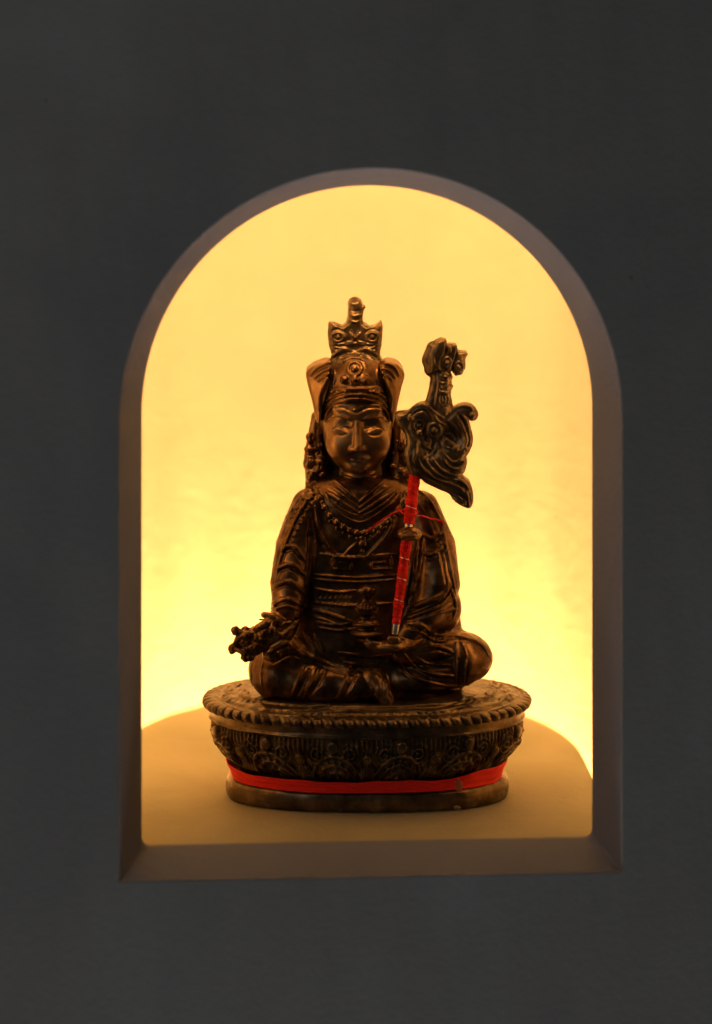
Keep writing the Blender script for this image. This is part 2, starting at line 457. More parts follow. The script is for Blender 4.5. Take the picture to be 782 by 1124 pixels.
    st([(403, 734), (408, 750), (410, 766)], 2.0); cut([(409, 738), (413, 750), (418, 766)], 1.1)
    for a in ([(322, 700), (332, 712), (336, 722)], [(345, 696), (352, 708), (356, 720)], [(334, 694), (343, 710), (347, 722)]):
        st(a, 1.8)
    st([(281, 716), (276, 734), (277, 752)], 1.4); st([(291, 720), (287, 738), (288, 756)], 1.2)
    return R
robe_f = make_robe()
robe_f.build('robe', M_bronze, statue)

# ---- body: head, neck, hands, foot, one continuous surface with the chest beneath the robe ----
def make_body():
    B = Field((-150, -95, 95), (60, 60, 466), .8)
    P = pt
    B.ell(P(392, 452, 2), (39, 41, 42), 2)
    B.ell(P(392.3, 472, -7), (37.3, 38, 40), 8)
    B.ell(P(393.5, 486.5, -10), (33, 33.5, 31.5), 8)
    B.tube([P(396, 505, 4), P(396, 545, 8)], [22, 27], 5)                # neck
    B.loft([pt(391, q, 0)[2] for q in (545, 560, 620, 700, 760)], [-7, -7, -6, 0, 0], [38, 70, 80, 85, 60], [6, 6, 6, 6, 6], [24, 30, 34, 38, 30], 6)
    st, cut = B.stroke, B.cut
    # neck creases, collar bones
    for q in ((522, 375, 412), (527, 370, 417), (533, 366, 420)): st([(q[1], q[0] - 3), (395, q[0] + 2), (q[2], q[0] - 3)], 1.5); cut([(q[1], q[0]), (395, q[0] + 5), (q[2], q[0])], 1.0)
    # face
    f = lambda x, y, l=0: B.on(x, y, l)
    B.ell(f(392.3, 449, -3), (27, 7, 10), 10)                                      # forehead
    for x in (374.5, 411): B.ell(f(x, 488, -9.5), (15, 12, 15), 12)                # full cheeks
    B.ell(f(393, 511, -5), (13, 9, 7.5), 7)                                         # chin
    for x in (374.5, 411.0): B.ell(f(x, 466, .5), (12, 3.4, 5), 7, 'sub')          # sockets
    B.ell(f(392.8, 502.5, .6), (12.5, 5.6, 6.5), 4, 'sub')                              # hollow round the mouth
    a = f(392.3, 465, -.6); b = f(393, 491, 3.4)
    B.tube([a, a * .5 + b * .5 + np.array([0, .6, 0]), b], [2.4, 3.6, 5.2], 3)     # nose
    for x in (387.2, 398.8): B.ell(P(x, 493, b[1] + 3), (3.6, 4.6, 3.0), 2.5)
    B.ell(P(393, 498.5, b[1] + 1), (6, 6, 2.2), 2, 'sub')
    for s, x in ((-1, 374.0), (1, 411.6)):
        B.ell(f(x, 473, -.4), (9, 2.4, 4.2), 3)                                # lowered lids
        cut([(x + s * 11, 473.2), (x + s * 5, 469.4), (x - s * 3, 469.4), (x - s * 8.5, 474)], 1.5, k=1, lift=0)
        cut([(x + s * 10.5, 474), (x + s * 5, 477.2), (x - s * 2, 478), (x - s * 8.5, 475.8)], 1.3, k=.8, lift=0)
        # brow: a shallow arched line
        cut([(x + s * 14, 462.5), (x + s * 8, 458.6), (x - s * 1, 459.4), (x - s * 9, 463.2), (x - s * 15, 462.6)], 1.5, k=1.5, lift=0)
        st([(x + s * 12, 459.0), (x + s * 5, 455.6), (x - s * 4, 457.0), (x - s * 12, 460.5)], 1.2, k=2.5)
    cut([(364, 448), (378, 447.5), (391, 453), (404, 447.5), (420, 448)], 1.2, k=2)
    B.dot(389, 450, .9)
    # mouth
    m = f(392.8, 505.5, 0); yl = m[1]
    for s in (-1, 1): B.ell(P(392.8 + s * 3.2, 504.6, yl + .2), (4.4, 2.6, 1.5), 1.2, rot=s * .18)
    B.ell(P(392.8, 509.0, yl + .4), (5.6, 2.8, 2.0), 1.2)
    B.seg(P(385.8, 506.5, yl - 1.4), P(399.8, 506.5, yl - 1.4), .8, .8, .5, 'sub')
    cut([(387, 513.6), (392.8, 514.4), (399, 513.6)], .9, k=1.5)
    # ears with long lobes
    for s, x in ((-1, 348.5), (1, 436)):
        B.tube([P(x, 462, 4), P(x + s * 2, 478, 4), P(x, 496, 2), P(x - s, 508, 0)], [5.5, 6.5, 4.5, 5.5], 3)
        st([(x + s * 2, 460), (x + s * 4, 472), (x + s * 2, 488)], 1.3)
        cut([(x, 464), (x + s * 1, 476), (x, 490)], 1.2)
    # right forearm and hand closed on the vajra
    B.tube([P(318, 650, -40), P(310, 674, -58), P(303, 690, -66)], [13, 11, 10], 4)
    B.ell(P(298, 694, -70), (14, 9, 11), 4)
    for i, (x, y) in enumerate(((284, 686), (288, 694), (294, 701), (301, 707))):
        q = [P(x + 16, y - 7, -74), P(x + 8, y - 2, -84 + i), P(x - 1, y + 3, -84 + i), P(x - 5, y + 7, -76 + i)]
        B.tube(q, [4.2, 4.2, 3.9, 3.2], 1)
    B.tube([P(309, 684, -72), P(300, 677, -78), P(290, 675, -78)], [5, 4.4, 3.4], 2)
    # left hand, palm up under the bowl
    B.tube([P(468, 690, -44), P(450, 703, -56), P(440, 707, -62)], [11, 9, 8.5], 4)
    B.ell(P(428, 709, -68), (18, 12, 6.5), 4)
    for i, (x, y, d) in enumerate(((408, 706, -70), (406, 709, -66), (408, 712, -62), (412, 714, -58))):
        B.tube([P(x + 16, y + 1, d), P(x + 7, y + 1.5, d - 2), P(x, y - .5, d - 2), P(x - 4, y - 3.5, d - 1)], [3.8, 3.5, 3.2, 2.6], 1)
    B.tube([P(440, 706, -68), P(436, 702, -74), P(428, 701, -76)], [4.4, 3.8, 3.0], 2)
    # right foot
    B.tube([P(388, 750, -44), P(408, 748, -52), P(417, 756, -58), P(425, 769, -62)], [14, 15, 12, 7], 5)
    st([(411, 734), (421, 738), (424, 752), (423, 766)], 1.8); cut([(408, 735), (417, 741), (420, 754), (418, 768)], 1.2)
    st([(426, 758), (430, 765), (432, 773)], 1.5)
    return B
body_f = make_body()
body_f.build('body', M_skin, statue)

# ---- hair: wavy locks hanging beside the neck ----
def make_hair():
    F = Field((-75, -45, 320), (65, 45, 434), .9)
    P = pt
    F.tube([P(350, 458, 8), P(347, 478, 10), P(346, 500, 8), P(347, 522, 4), P(344, 538, 0)], [8, 9, 12, 12, 9], 2)
    F.tube([P(433, 458, 8), P(437, 478, 10), P(441, 500, 8), P(441, 520, 4), P(447, 536, 0)], [8, 9, 12, 13, 10], 2)
    F.ell(P(393, 500, 24), (46, 16, 42), 4)
    for q in range(2):
        x0 = 347 if q == 0 else 440
        for i in range(15):
            y = 470 + i * 4.6; a = i * 1.9
            r = 5.2 if 6 < i < 13 else 3.6
            p = F.on(x0 + (8 if 5 < i < 13 else 4.5) * math.sin(a), y, -r * .3)
            if p is not None: F.ell(p, (r, r, r * .8), .6)
    for x, y, r in ((341, 480, 5), (339.5, 494, 5.5), (340, 507, 6.5), (343, 520, 6.5), (341, 532, 5.5), (446, 490, 5.5), (447, 505, 6.5), (449, 520, 6), (450, 532, 5)): F.ell(P(x, y, -2), (r, r, r * 1.25), 4)
    F.noise(.4, 5)
    for x, y in ((342, 505), (350, 513), (341, 520), (350, 498), (446, 505), (438, 515), (448, 522)): F.spiral(x, y, 5, 1.2, 1.2, x)
    for s, x in ((-1, 345), (1, 440)):
        for j in range(4): F.cut([(x - 5 + j * 4, 466), (x - 7 + j * 4, 480), (x - 4 + j * 4, 492)], .9, k=.8)
    return F
hair_f = make_hair(); hair_f.build('hair', M_bronze, statue)

# ---- hat ----
def make_hat():
    F = Field((-60, -60, 385), (52, 60, 497), .8)
    rows = [(462, 351, 434, 44), (448, 353, 432, 46), (434, 354, 430, 45), (418, 354, 431, 42), (404, 356, 427, 37), (394, 364, 419, 31), (387, 373, 410, 24)]
    z = [pt(391, r[0], 0)[2] for r in rows]
    F.loft(z, [(r[1] + r[2]) / 2 - 403 for r in rows], [(r[2] - r[1]) / 2 for r in rows], [0] * 7, [r[3] for r in rows], 1)
    # hollow beneath the brow band
    F.ell(pt(392, 470, -6), (37.5, 46, 31), 2, 'sub')
    F.ell(pt(392, 465, -36), (38, 24, 24), 3, 'sub')
    st, cut = F.stroke, F.cut
    arc = lambda dy, w: [(392 - w, 462 + dy), (392 - w * .93, 449 + dy), (392 - w * .68, 438 + dy), (392 - w * .33, 433.2 + dy), (392, 432 + dy), (392 + w * .33, 433.2 + dy), (392 + w * .68, 438 + dy), (392 + w * .93, 449 + dy), (392 + w, 462 + dy)]
    F.noise(.3, 6)
    st(arc(1, 39), 2.6); st(arc(-4, 40), 2.0); cut(arc(-1.6, 39.5), 1.1)
    st(arc(6, 37), 1.4)
    # front crest: disc, petals, scrolls
    F.ring(389.5, 405, 7.5, 1.7); F.dot(389.5, 405, 3.2); F.ring(389.5, 405, 3.2, 1)
    st([(376, 402), (379, 396), (389.5, 393), (400, 396), (403, 402)], 2.0)
    for x in (378, 389.5, 401): F.dot(x, 417, 4.2 if x != 389.5 else 3.2)
    for x, d in ((379, 1), (400, -1)): F.spiral(x, 416, 6, 1.2, 1.2, 0, d)
    F.ring(389.5, 418, 4.5, 1.1)
    st([(362, 424), (376, 426.5), (391, 427), (406, 426.5), (420, 424)], 1.7)
    st([(366, 402), (368, 414), (366, 424)], 1.6); st([(415, 402), (414, 414), (416, 424)], 1.6)
    for i in range(11): F.dot(364 + i * 5.3, 429.4 + .5, 1.3)
    return F
hat_f = make_hat(); hat = hat_f.build('hat', M_bronze, statue)
def make_flap(side):
    if side < 0:
        pts = [(336, 409), (341, 402.5), (347, 398), (354, 395), (360, 394), (364, 397), (366, 404), (363, 416), (358, 432), (354, 447), (352, 461), (348, 461), (345, 448), (339, 424)]
    else:
        pts = [(418, 400), (422, 394.5), (428.5, 394.6), (436, 397.5), (441, 403), (444, 410), (443, 417), (440, 428), (437, 440), (433, 458), (431, 462), (428, 450), (425, 434), (419, 414)]
    F = Field((-72 if side < 0 else 8, -50, 385), (-22 if side < 0 else 58, 45, 492), .8)
    F.slab(smooth_poly(pts, 3), -6, 18, 3.5, 2, ycurve=lambda X: (np.abs(X + 12) - 40) * .55)
    F.noise(.3, 6)
    if side < 0:
        for d, r in ((0, 2.2), (6, 1.8), (11, 1.5)):
            q = [(339 + d * .7, 411 + d * .5), (346 + d * .5, 403 + d), (355 + d * .2, 399 + d), (361 - d * .2, 398 + d * 1.3), (358 - d * .5, 414 + d), (351 - d * .2, 436), (349, 450)]; F.stroke([(x + 1.5, y + 1) for x, y in q], r * .9, k=.8); F.cut([(x + 3.6, y + 3) for x, y in q], 1.2)
    else:
        for d, r in ((0, 2.2), (6, 1.8), (11, 1.5)):
            q = [(440 - d * .7, 411 + d * .5), (435 - d * .5, 402 + d), (427 - d * .2, 398.5 + d), (420 + d * .2, 398 + d * 1.3), (423 + d * .5, 414 + d), (430 + d * .2, 436), (431, 450)]; F.stroke([(x - 1.5, y + 1) for x, y in q], r * .9, k=.8); F.cut([(x - 3.6, y + 3) for x, y in q], 1.2)
    return F
for s in (-1, 1): make_flap(s).build('hat_flap', M_skin, hat)
def make_finial():
    F = Field((-50, -30, 455), (32, 30, 560), .7)
    body = [(362, 404), (364.6, 396), (364.6, 389), (361, 377), (359.8, 364.6), (361, 354), (367, 354), (376, 357.5), (381, 353), (383, 343), (383, 331), (386, 328), (395, 328), (397.7, 333),
            (400, 337), (399, 343), (397.7, 349), (399, 354), (405, 358), (411.5, 357), (416, 354), (418.5, 351), (420.5, 358), (419.5, 372), (417, 387.7), (417, 396), (420, 404)]
    F.slab(body, 0, 13, 6, 2)
    F.tube([pt(389.5, 333, 0), pt(389.5, 362, 0)], [7.5, 8.5], 2)
    F.ell(pt(391, 398, 0), (29, 33, 14), 5)
    F.noise(.35, 5)
    st, cut = F.stroke, F.cut
    for s in (-1, 1):
        c = 390
        st([(c + s * 7, 357), (c + s * 14, 362), (c + s * 24, 357), (c + s * 29, 354)], 1.6)
        F.ring(c + s * 19, 370, 6.5, 1.4, 5); F.dot(c + s * 19, 370, 2.6)
        cut([(c + s * 10, 366), (c + s * 18, 361), (c + s * 26, 364)], 1.2)
        for d in (0, 4, 8): st([(c + s * 27, 372 + d), (c + s * 20, 378 + d), (c + s * 11, 377 + d)], 1.3)
        st([(c + s * 3, 386), (c + s * 12, 383), (c + s * 22, 389), (c + s * 27, 394)], 2.0)
        st([(c + s * 3, 392), (c + s * 12, 390), (c + s * 20, 396)], 1.8)
        cut([(c + s * 4, 389), (c + s * 12, 386.5), (c + s * 22, 393)], .9)
        st([(c + s * 4, 362), (c + s * 2, 374), (c + s * 10, 376)], 1.2)
    st([(378, 379), (390, 377), (402, 379)], 1.5); st([(384, 365), (390, 371), (396, 365)], 1.3)
    st([(383, 344), (390, 347), (398, 344)], 1.4); st([(384, 351), (390, 354), (398, 351)], 1.2)
    F.dot(399, 337, 2.6); cut([(384, 340), (390, 342), (396, 340)], .8)
    return F
make_finial().build('finial', M_patina, hat)

# ---- necklace lying on the chest ----
def make_necklace():
    F = Field((-62, -70, 255), (50, 20, 345), .8)
    def bod(x, y):
        ys = [q for q in (robe_f.front(x, y), body_f.front(x, y)) if q is not None]
        return pt(x, y, min(ys))
    path = spline([(349, 541), (358, 560), (371, 574), (384, 582), (398, 585), (412, 580), (426, 570), (439, 557), (446, 542)], 30)
    for i, (x, y) in enumerate(path):
        p = bod(x, y); r = 4.3 if i % 2 else 3.0
        F.ell(p, (r, r, r), .6)
        if i % 2 and 3 < i < 27:
            F.ell(bod(x, y + 6.5) , (2.4, 2, 2.6), .6)
    path2 = spline([(356, 540), (366, 556), (380, 568), (396, 573), (412, 566), (430, 552), (440, 540)], 40)
    P = [bod(x, y) for x, y in path2]
    F.tube(P, 1.6, .6)
    P = [bod(x, y - 7) for x, y in path2[4:-4]]
    F.tube(P, 1.1, .6)
    F.ell(bod(398, 597), (5, 4, 5), 1); F.ell(bod(398, 605), (3, 3, 3), 1); F.ell(bod(398, 590), (3.4, 3, 3), 1)
    return F
make_necklace().build('necklace', M_bronze, statue)

# ---- treasure vase on the lap, held by the left hand ----
def make_vase():
    F = Field((-32, -95, 150), (40, -25, 258), .8)
    prof = [(641, 3), (645, 8.5), (649, 10), (653, 8), (657, 5.5), (661, 9), (667, 13.5), (672, 12), (677, 7.5), (681, 13), (685, 17), (689, 12), (692, 17), (696, 18.5), (700, 12), (704, 14)]
    c = -62
    z = [pt(391, p[0], c)[2] for p in prof]
    F.loft(z, [0] * len(z), [p[1] for p in prof], [c] * len(z), [p[1] * .7 for p in prof], 1)
    F.noise(.3, 4)
    for x in (-9, -3, 3, 9): F.stroke([(403 + x * 1.1, 643), (403 + x, 650)], 1.2)
    for x in range(-14, 15, 4): F.stroke([(403 + x, 661), (403 + x * .9, 671)], 1.0, k=.6)
    F.ring(403, 666, 9, 1.1, 3.6)
    F.stroke([(386, 684), (403, 687), (420, 684)], 1.2); F.stroke([(385, 695), (403, 698), (421, 695)], 1.2)
    return F
make_vase().build('treasure_vase', M_bronze, statue)

# ---- vajra in the right hand ----
def make_vajra():
    F = Field((-160, -110, 135), (-65, -50, 210), .8)
    P = pt; a = P(260, 710, -82); b = P(324, 681, -82); ax = b - a; L = np.linalg.norm(ax); ax /= L
    up = np.array([-ax[2], 0, ax[0]]); dp = np.array([0, 1, 0.])
    pos = lambda t, r, th: a + ax * L * t + (up * math.cos(th) + dp * math.sin(th)) * r
    F.tube([pos(-.06, 0, 0), pos(1.04, 0, 0)], 3.2, 1)
    F.ell(pos(.5, 0, 0), (8, 8, 8), 2)
    for t in (.40, .60, .34, .66): F.ell(pos(t, 0, 0), (8 if t in (.34, .66) else 6,) * 3, 1.5)
    for k in range(5):
        th = k * 2 * math.pi / 5 + .5
        for sgn in (-1, 1):
            T = [.30, .24, .15, .06, -.02]
            rr = [6, 12, 13.5, 9, 3]
            q = [pos(.5 + sgn * (.5 - t), r_, th) for t, r_ in zip(T, rr)]
            F.tube(q, [3.2, 3.4, 3.2, 2.8, 2.4], 1)
            F.ell(pos(.5 + sgn * .27, 12.5, th), (4.2, 4.2, 4.2), 1)
    F.ell(pos(-.08, 0, 0), (5, 5, 6), 1); F.ell(P(258, 692, -84), (5, 4, 4.6), 1.5); F.tube([P(259, 693, -84), P(270, 697, -84)], [3, 5], 2)
    F.ell(P(288, 677, -82), (4.2, 4, 4.6), 1.5); F.ell(P(272, 722, -82), (8, 5, 4.4), 2)
    F.ell(P(284, 702, -74), (26, 13, 15), 3, rot=.42); F.ell(P(300, 686, -76), (13, 9, 9), 2)
    F.ell(P(312, 712, -68), (9, 9, 8), 4); F.ell(P(300, 718, -66), (12, 9, 8), 4)
    F.noise(.7, 4)
    for k in range(9): F.dot(264 + k * 5.5, 711 - k * 3.0 + 4 * math.sin(k * 2.1), 2.4)
    for k in range(6): F.cut([(266 + k * 8, 700 - k * 3.2), (270 + k * 8, 714 - k * 3.2)], 1.2)
    return F
make_vajra().build('vajra', M_bronze, statue)
# ------------------------------------------------------------------ trident staff leaning in the crook of the arm
staff_o = empty('trident_staff'); STAFF_AT = pt(433, 697, -78)
tag(staff_o, 'ornate bronze trident staff bound in red thread, held upright against the figure', 'staff')
def sF(v, f): return v, f
A0, A1 = pt(433.5, 697, -80), pt(456, 519, -66)
sd = (A1 - A0) / np.linalg.norm(A1 - A0)
def revolve(P0, ax, prof, n=40, wob=None):
    ax = ax / np.linalg.norm(ax); u = np.cross(ax, [0, 1, 0]); u /= np.linalg.norm(u); w = np.cross(ax, u)
    V, F = [], []
    for i, (t, r) in enumerate(prof):
        for j in range(n):
            a = 2 * math.pi * j / n; rr = r + (wob(i, j, t, a) if wob else 0)
            V.append(P0 + ax * t + (u * math.cos(a) + w * math.sin(a)) * rr)
    for i in range(len(prof) - 1):
        for j in range(n): F.append((i * n + j, i * n + (j + 1) % n, (i + 1) * n + (j + 1) % n, (i + 1) * n + j))
    F.append(tuple(range(n))[::-1]); F.append(tuple(range((len(prof) - 1) * n, len(prof) * n)))
    return V, F
Lw = np.linalg.norm(A1 - A0)
def part(name, V, F, mat, parent=staff_o): return mesh_obj(name, V, F, mat, parent)
V, F = revolve(A0, sd, [(0, 1.5), (.8, 3.2), (2, 3.8), (8, 4.0), (14, 4.2), (30, 4.4), (Lw, 4.6)], 28)
part('metal_shaft', V, F, M_steel)
def wrap(t0, t1, r0, r1, pitch, seed):
    rs = np.random.RandomState(seed); n = int((t1 - t0) / .35); pr = []
    k = rs.normal(0, .35, 60)
    for i in range(n + 1):
        t = t0 + (t1 - t0) * i / n; u = i / n
        base = r0 + (r1 - r0) * u + .35 * math.sin(t * .21 + seed) + k[int(t / 5) % 60] * .5
        e = min(1, min(t - t0, t1 - t) / 1.2); pr.append((t, base - (1 - e) * 1.2))
    wob = lambda i, j, t, a: .42 * abs(math.sin(math.pi * (t / pitch + a / (2 * math.pi)))) + .15 * math.sin(3 * a + t)
    return revolve(A0, sd, pr, 48, wob)
V, F = wrap(11.5, 108.5, 4.7, 5.6, 2.1, 1); part('thread_wrap', V, F, M_thread)
V, F = wrap(119, Lw + 8, 5.7, 6.2, 2.1, 4); part('thread_wrap', V, F, M_thread)
# bright turns of metal wire showing through the thread
for t in (37, 82, 137, 60):
    V, F = revolve(A0 + sd * t, sd + np.array([.18, .1, 0]), [(-.6, 4.2), (-.3, 5.6 + t * .007), (.2, 5.6 + t * .007), (.5, 4.2)], 36)
    part('wire_turn', V, F, M_steel)
K = Field((20, -110, 255), (75, -45, 310), .6)
kc = pt(450, 586, -77)
K.ell(kc, (13.5, 13, 7.2), 1, rot=-.05); K.noise(.3, 5); K.ring(450, 586, 8, 1, 3); K.build('knob', M_skin, staff_o)
# loose thread ends tied under the knob
def cord(name, pts, r, mat, parent, n=60, k=8):
    q = spline_3(pts, n); V, F = [], []
    for i in range(len(q)):
        d = q[min(i + 1, len(q) - 1)] - q[max(i - 1, 0)]; d /= np.linalg.norm(d) + 1e-9
        u = np.cross(d, [0, 1, .2]); u /= np.linalg.norm(u); w = np.cross(d, u)
        for j in range(k):
            a = 2 * math.pi * j / k + i * .5; V.append(q[i] + (u * math.cos(a) + w * math.sin(a)) * r * (1 + .25 * math.cos(a * 2)))
    for i in range(len(q) - 1):
        for j in range(k): F.append((i * k + j, i * k + (j + 1) % k, (i + 1) * k + (j + 1) % k, (i + 1) * k + j))
    return mesh_obj(name, V, F, mat, parent)
def spline_3(P, n): return spline(np.array(P, float), n)
cord('thread_end', [pt(402, 584, -66), pt(412, 577, -70), pt(424, 568, -78), pt(438, 561, -86), pt(450, 559, -88), pt(458, 561, -84), pt(455, 566, -88)], .75, M_thread, staff_o)
cord('thread_end', [pt(436, 557, -66), pt(442, 563, -78), pt(452, 566.5, -87), pt(463, 566, -80), pt(472, 569, -66), pt(480, 570, -58), pt(484, 573, -56)], .75, M_thread, staff_o)
cord('thread_end', [pt(484, 570.5, -56), pt(486, 575, -57), pt(487, 577, -57)], .9, M_thread, staff_o)
# the ornament: scarf, vase, crossed vajra and clasped trident head, one casting
def make_orn():
    F = Field((25, -95, 305), (135, -25, 520), .7)
    YC = -62
    out = [(434, 454), (443, 450.5), (449, 450), (456, 444), (464.5, 440.6), (472, 443), (484, 452), (491, 454), (495, 450), (500, 445), (509, 442), (518, 443.5), (524, 450), (525, 455), (522, 460.5), (517, 461),
           (515, 460), (516, 466), (519, 478), (518.5, 488), (515, 496), (512, 501), (513, 507), (510.5, 517), (508, 521), (515.7, 528), (519.5, 540), (519.5, 550), (515.7, 557), (507, 554), (499, 549),
           (493, 541), (481, 536.5), (468, 529.5), (461, 524), (452, 519), (447, 514), (445, 505), (444, 496), (446, 486), (445, 476), (440, 470), (435, 464)]
    F.slab(smooth_poly(out, 3), YC, 12, 8, 2)
    # shaft
    F.tube([pt(486, 450, YC), pt(478 + 5, 418, YC), pt(486, 405, YC)], [12, 10, 9.5], 3)
    F.slab([(466, 446), (470, 430), (474, 412), (473, 406), (496, 411), (496.5, 424), (494, 432), (493, 440), (489, 452)], YC, 10, 6, 3)
    # fist-like cluster of three curled heads
    F.tube([pt(475, 405, YC), pt(472, 394, YC), pt(476, 382, YC), pt(484, 376, YC)], [9, 8.5, 7.5, 5.5], 3)
    F.slab([(471, 395), (474, 384), (479, 373), (484, 371), (490, 372), (491, 379), (489, 392), (484, 405), (473, 408)], YC - 2, 11, 5, 2)
    F.slab([(489, 378), (493, 376.5), (501, 377.5), (502.5, 384), (500, 396), (496, 405), (488, 404), (484, 398)], YC - 1, 10, 4, 1)
    F.slab([(501, 385), (506, 385), (512, 385.5), (513.5, 388), (511, 393), (511, 404), (507, 410), (500, 412), (496, 407), (498, 396)], YC, 9, 4, 1)
    F.noise(.35, 5)
    st, cut = F.stroke, F.cut
    cut([(490, 377), (489, 388), (484, 398), (487, 404), (493, 407)], 1.5); cut([(502, 385), (500, 395), (497, 404), (499, 410)], 1.5)
    F.ring(491, 398, 4.2, 1.4, 5.5); F.dot(491, 398, 2); F.ring(504, 402.5, 4.6, 1.4, 5); F.dot(503.5, 402.5, 2)
    st([(478, 376), (475, 388), (477, 400)], 1.5); st([(495, 380), (494, 388)], 1.3); st([(507, 389), (506, 396)], 1.3)
    # stacked heads on the shaft
    for y, r in ((414, 6), (424, 6.5)): F.ring(490, y, r, 1.3, 4.2); F.dot(490, y, 2.6)
    st([(481, 410), (482, 422), (480, 436), (478, 448)], 1.5)
    F.ring(487, 438, 5.2, 1.3, 8); F.ring(487, 438, 2.2, 1, 4.5)
    for y in (412, 419, 429, 431): st([(482, y), (489, y + 2), (496, y)], 1.0)
    # shoulder drape
    st([(445, 456), (456, 447), (466, 445), (474, 452), (480, 462), (488, 466)], 2.2); st([(470, 446), (480, 455), (488, 459)], 1.6)
    cut([(449, 459), (458, 452), (467, 451), (474, 460)], 1.5)
    # sunk ground, then rosette and scroll cluster
    for x, y in ((462, 472), (474, 482), (488, 483), (496, 480), (470, 493)): F.ell(pt(x, y, YC - 13), (13, 5.2, 12), 3, 'sub')
    F.ell(F.on(477, 472.6, 0), (8.5, 4.5, 9), 1.5); F.ring(477, 472.6, 6.6, 1.9, 7.4); F.dot(477, 472.6, 2.6)
    F.ring(460, 467, 6, 1.5); F.dot(460, 467, 3); F.dot(451, 459, 3.4); F.dot(461, 475, 3.6)
    # crossed vajra
    st([(487, 480), (493, 486), (500, 490)], 3.4); st([(489, 476), (496, 478), (500, 485)], 1.8); st([(485, 484), (490, 491), (497, 493)], 1.8)
    F.dot(501, 492, 3.6)
    st([(472, 480), (470, 490), (467, 502)], 2.0); st([(466, 484), (470, 492), (478, 494), (480, 487)], 1.5); st([(467, 503), (474, 499), (478, 494)], 1.7); F.dot(467, 504, 2.8)
    st([(465, 478), (466, 487), (470, 494)], 1.4)
    # hollows
    # scarf folds sweeping down to the right
    folds = [([(457, 489), (456, 501), (463, 514), (478, 524), (495, 530), (507, 538), (512, 551)], 2.6),
             ([(468, 506), (474, 516), (487, 523), (502, 526), (512, 534), (515, 548)], 2.3),
             ([(474, 502), (481, 513), (493, 520), (506, 521)], 2.0),
             ([(482, 494), (486, 505), (495, 513), (505, 514), (511, 507)], 2.0),
             ([(488, 498), (494, 506), (502, 507), (507, 502)], 1.6),
             ([(449, 500), (453, 513), (465, 523), (480, 531), (492, 535)], 1.8)]
    for p, r in folds: st(p, r); cut([(x + 1.8, y + 4.2) for x, y in p], 1.5)
    st([(494, 544), (503, 550), (511, 554)], 1.8); cut([(496, 541), (505, 544), (511, 549)], 1.3)
    # right hand edge curling to a knob
    st([(492, 457), (500, 449), (509, 446), (517, 448), (520, 455)], 2.0); F.dot(519, 456, 3.4)
    st([(500, 456), (507, 466), (512, 480), (511, 490), (505, 496)], 2.0); st([(493, 462), (501, 470), (505, 480)], 1.6); st([(506, 454), (512, 462), (515, 478)], 1.5)
    cut([(503, 453), (510, 466), (515, 482), (511, 496)], 1.3)
    st([(509, 489), (513, 493), (516, 488)], 1.4)
    # socket down to the wrapped shaft
    F.tube([pt(459, 500, -64), A1 + sd * 3], [11, 8], 3)
    return F
make_orn().build('trident_head', M_patina, staff_o)
staff_o.parent = None
staff_o.rotation_euler = (0, 0, -YAW)
# ------------------------------------------------------------------ lotus base
def superell(th, a, b, e=2.0):
    c, s_ = np.cos(th), np.sin(th)
    return a * np.sign(c) * np.abs(c)**(2 / e), b * np.sign(s_) * np.abs(s_)**(2 / e)
def ring_points(n, a, b, e=2.0):
    th = np.linspace(0, 2 * math.pi, 4000, endpoint=False); x, y = superell(th, a, b, e)
    X = np.append(x, x[0]); Y = np.append(y, y[0]); s_ = np.concatenate([[0], np.cumsum(np.hypot(np.diff(X), np.diff(Y)))])
    u = np.linspace(0, s_[-1], n, endpoint=False) + s_[-1] * .75
    u %= s_[-1]
    px, py = np.interp(u, s_, X), np.interp(u, s_, Y)
    tx, ty = np.roll(px, -1) - np.roll(px, 1), np.roll(py, -1) - np.roll(py, 1)
    l = np.hypot(tx, ty); return px, py, ty / l, -tx / l, s_[-1]
def grid_faces(r, c, flip=False):
    i, j = np.meshgrid(np.arange(r - 1), np.arange(c), indexing='ij'); jn = (j + 1) % c
    f = np.stack([i * c + j, i * c + jn, (i + 1) * c + jn, (i + 1) * c + j], -1).reshape(-1, 4)
    return f[:, ::-1].copy() if flip else f
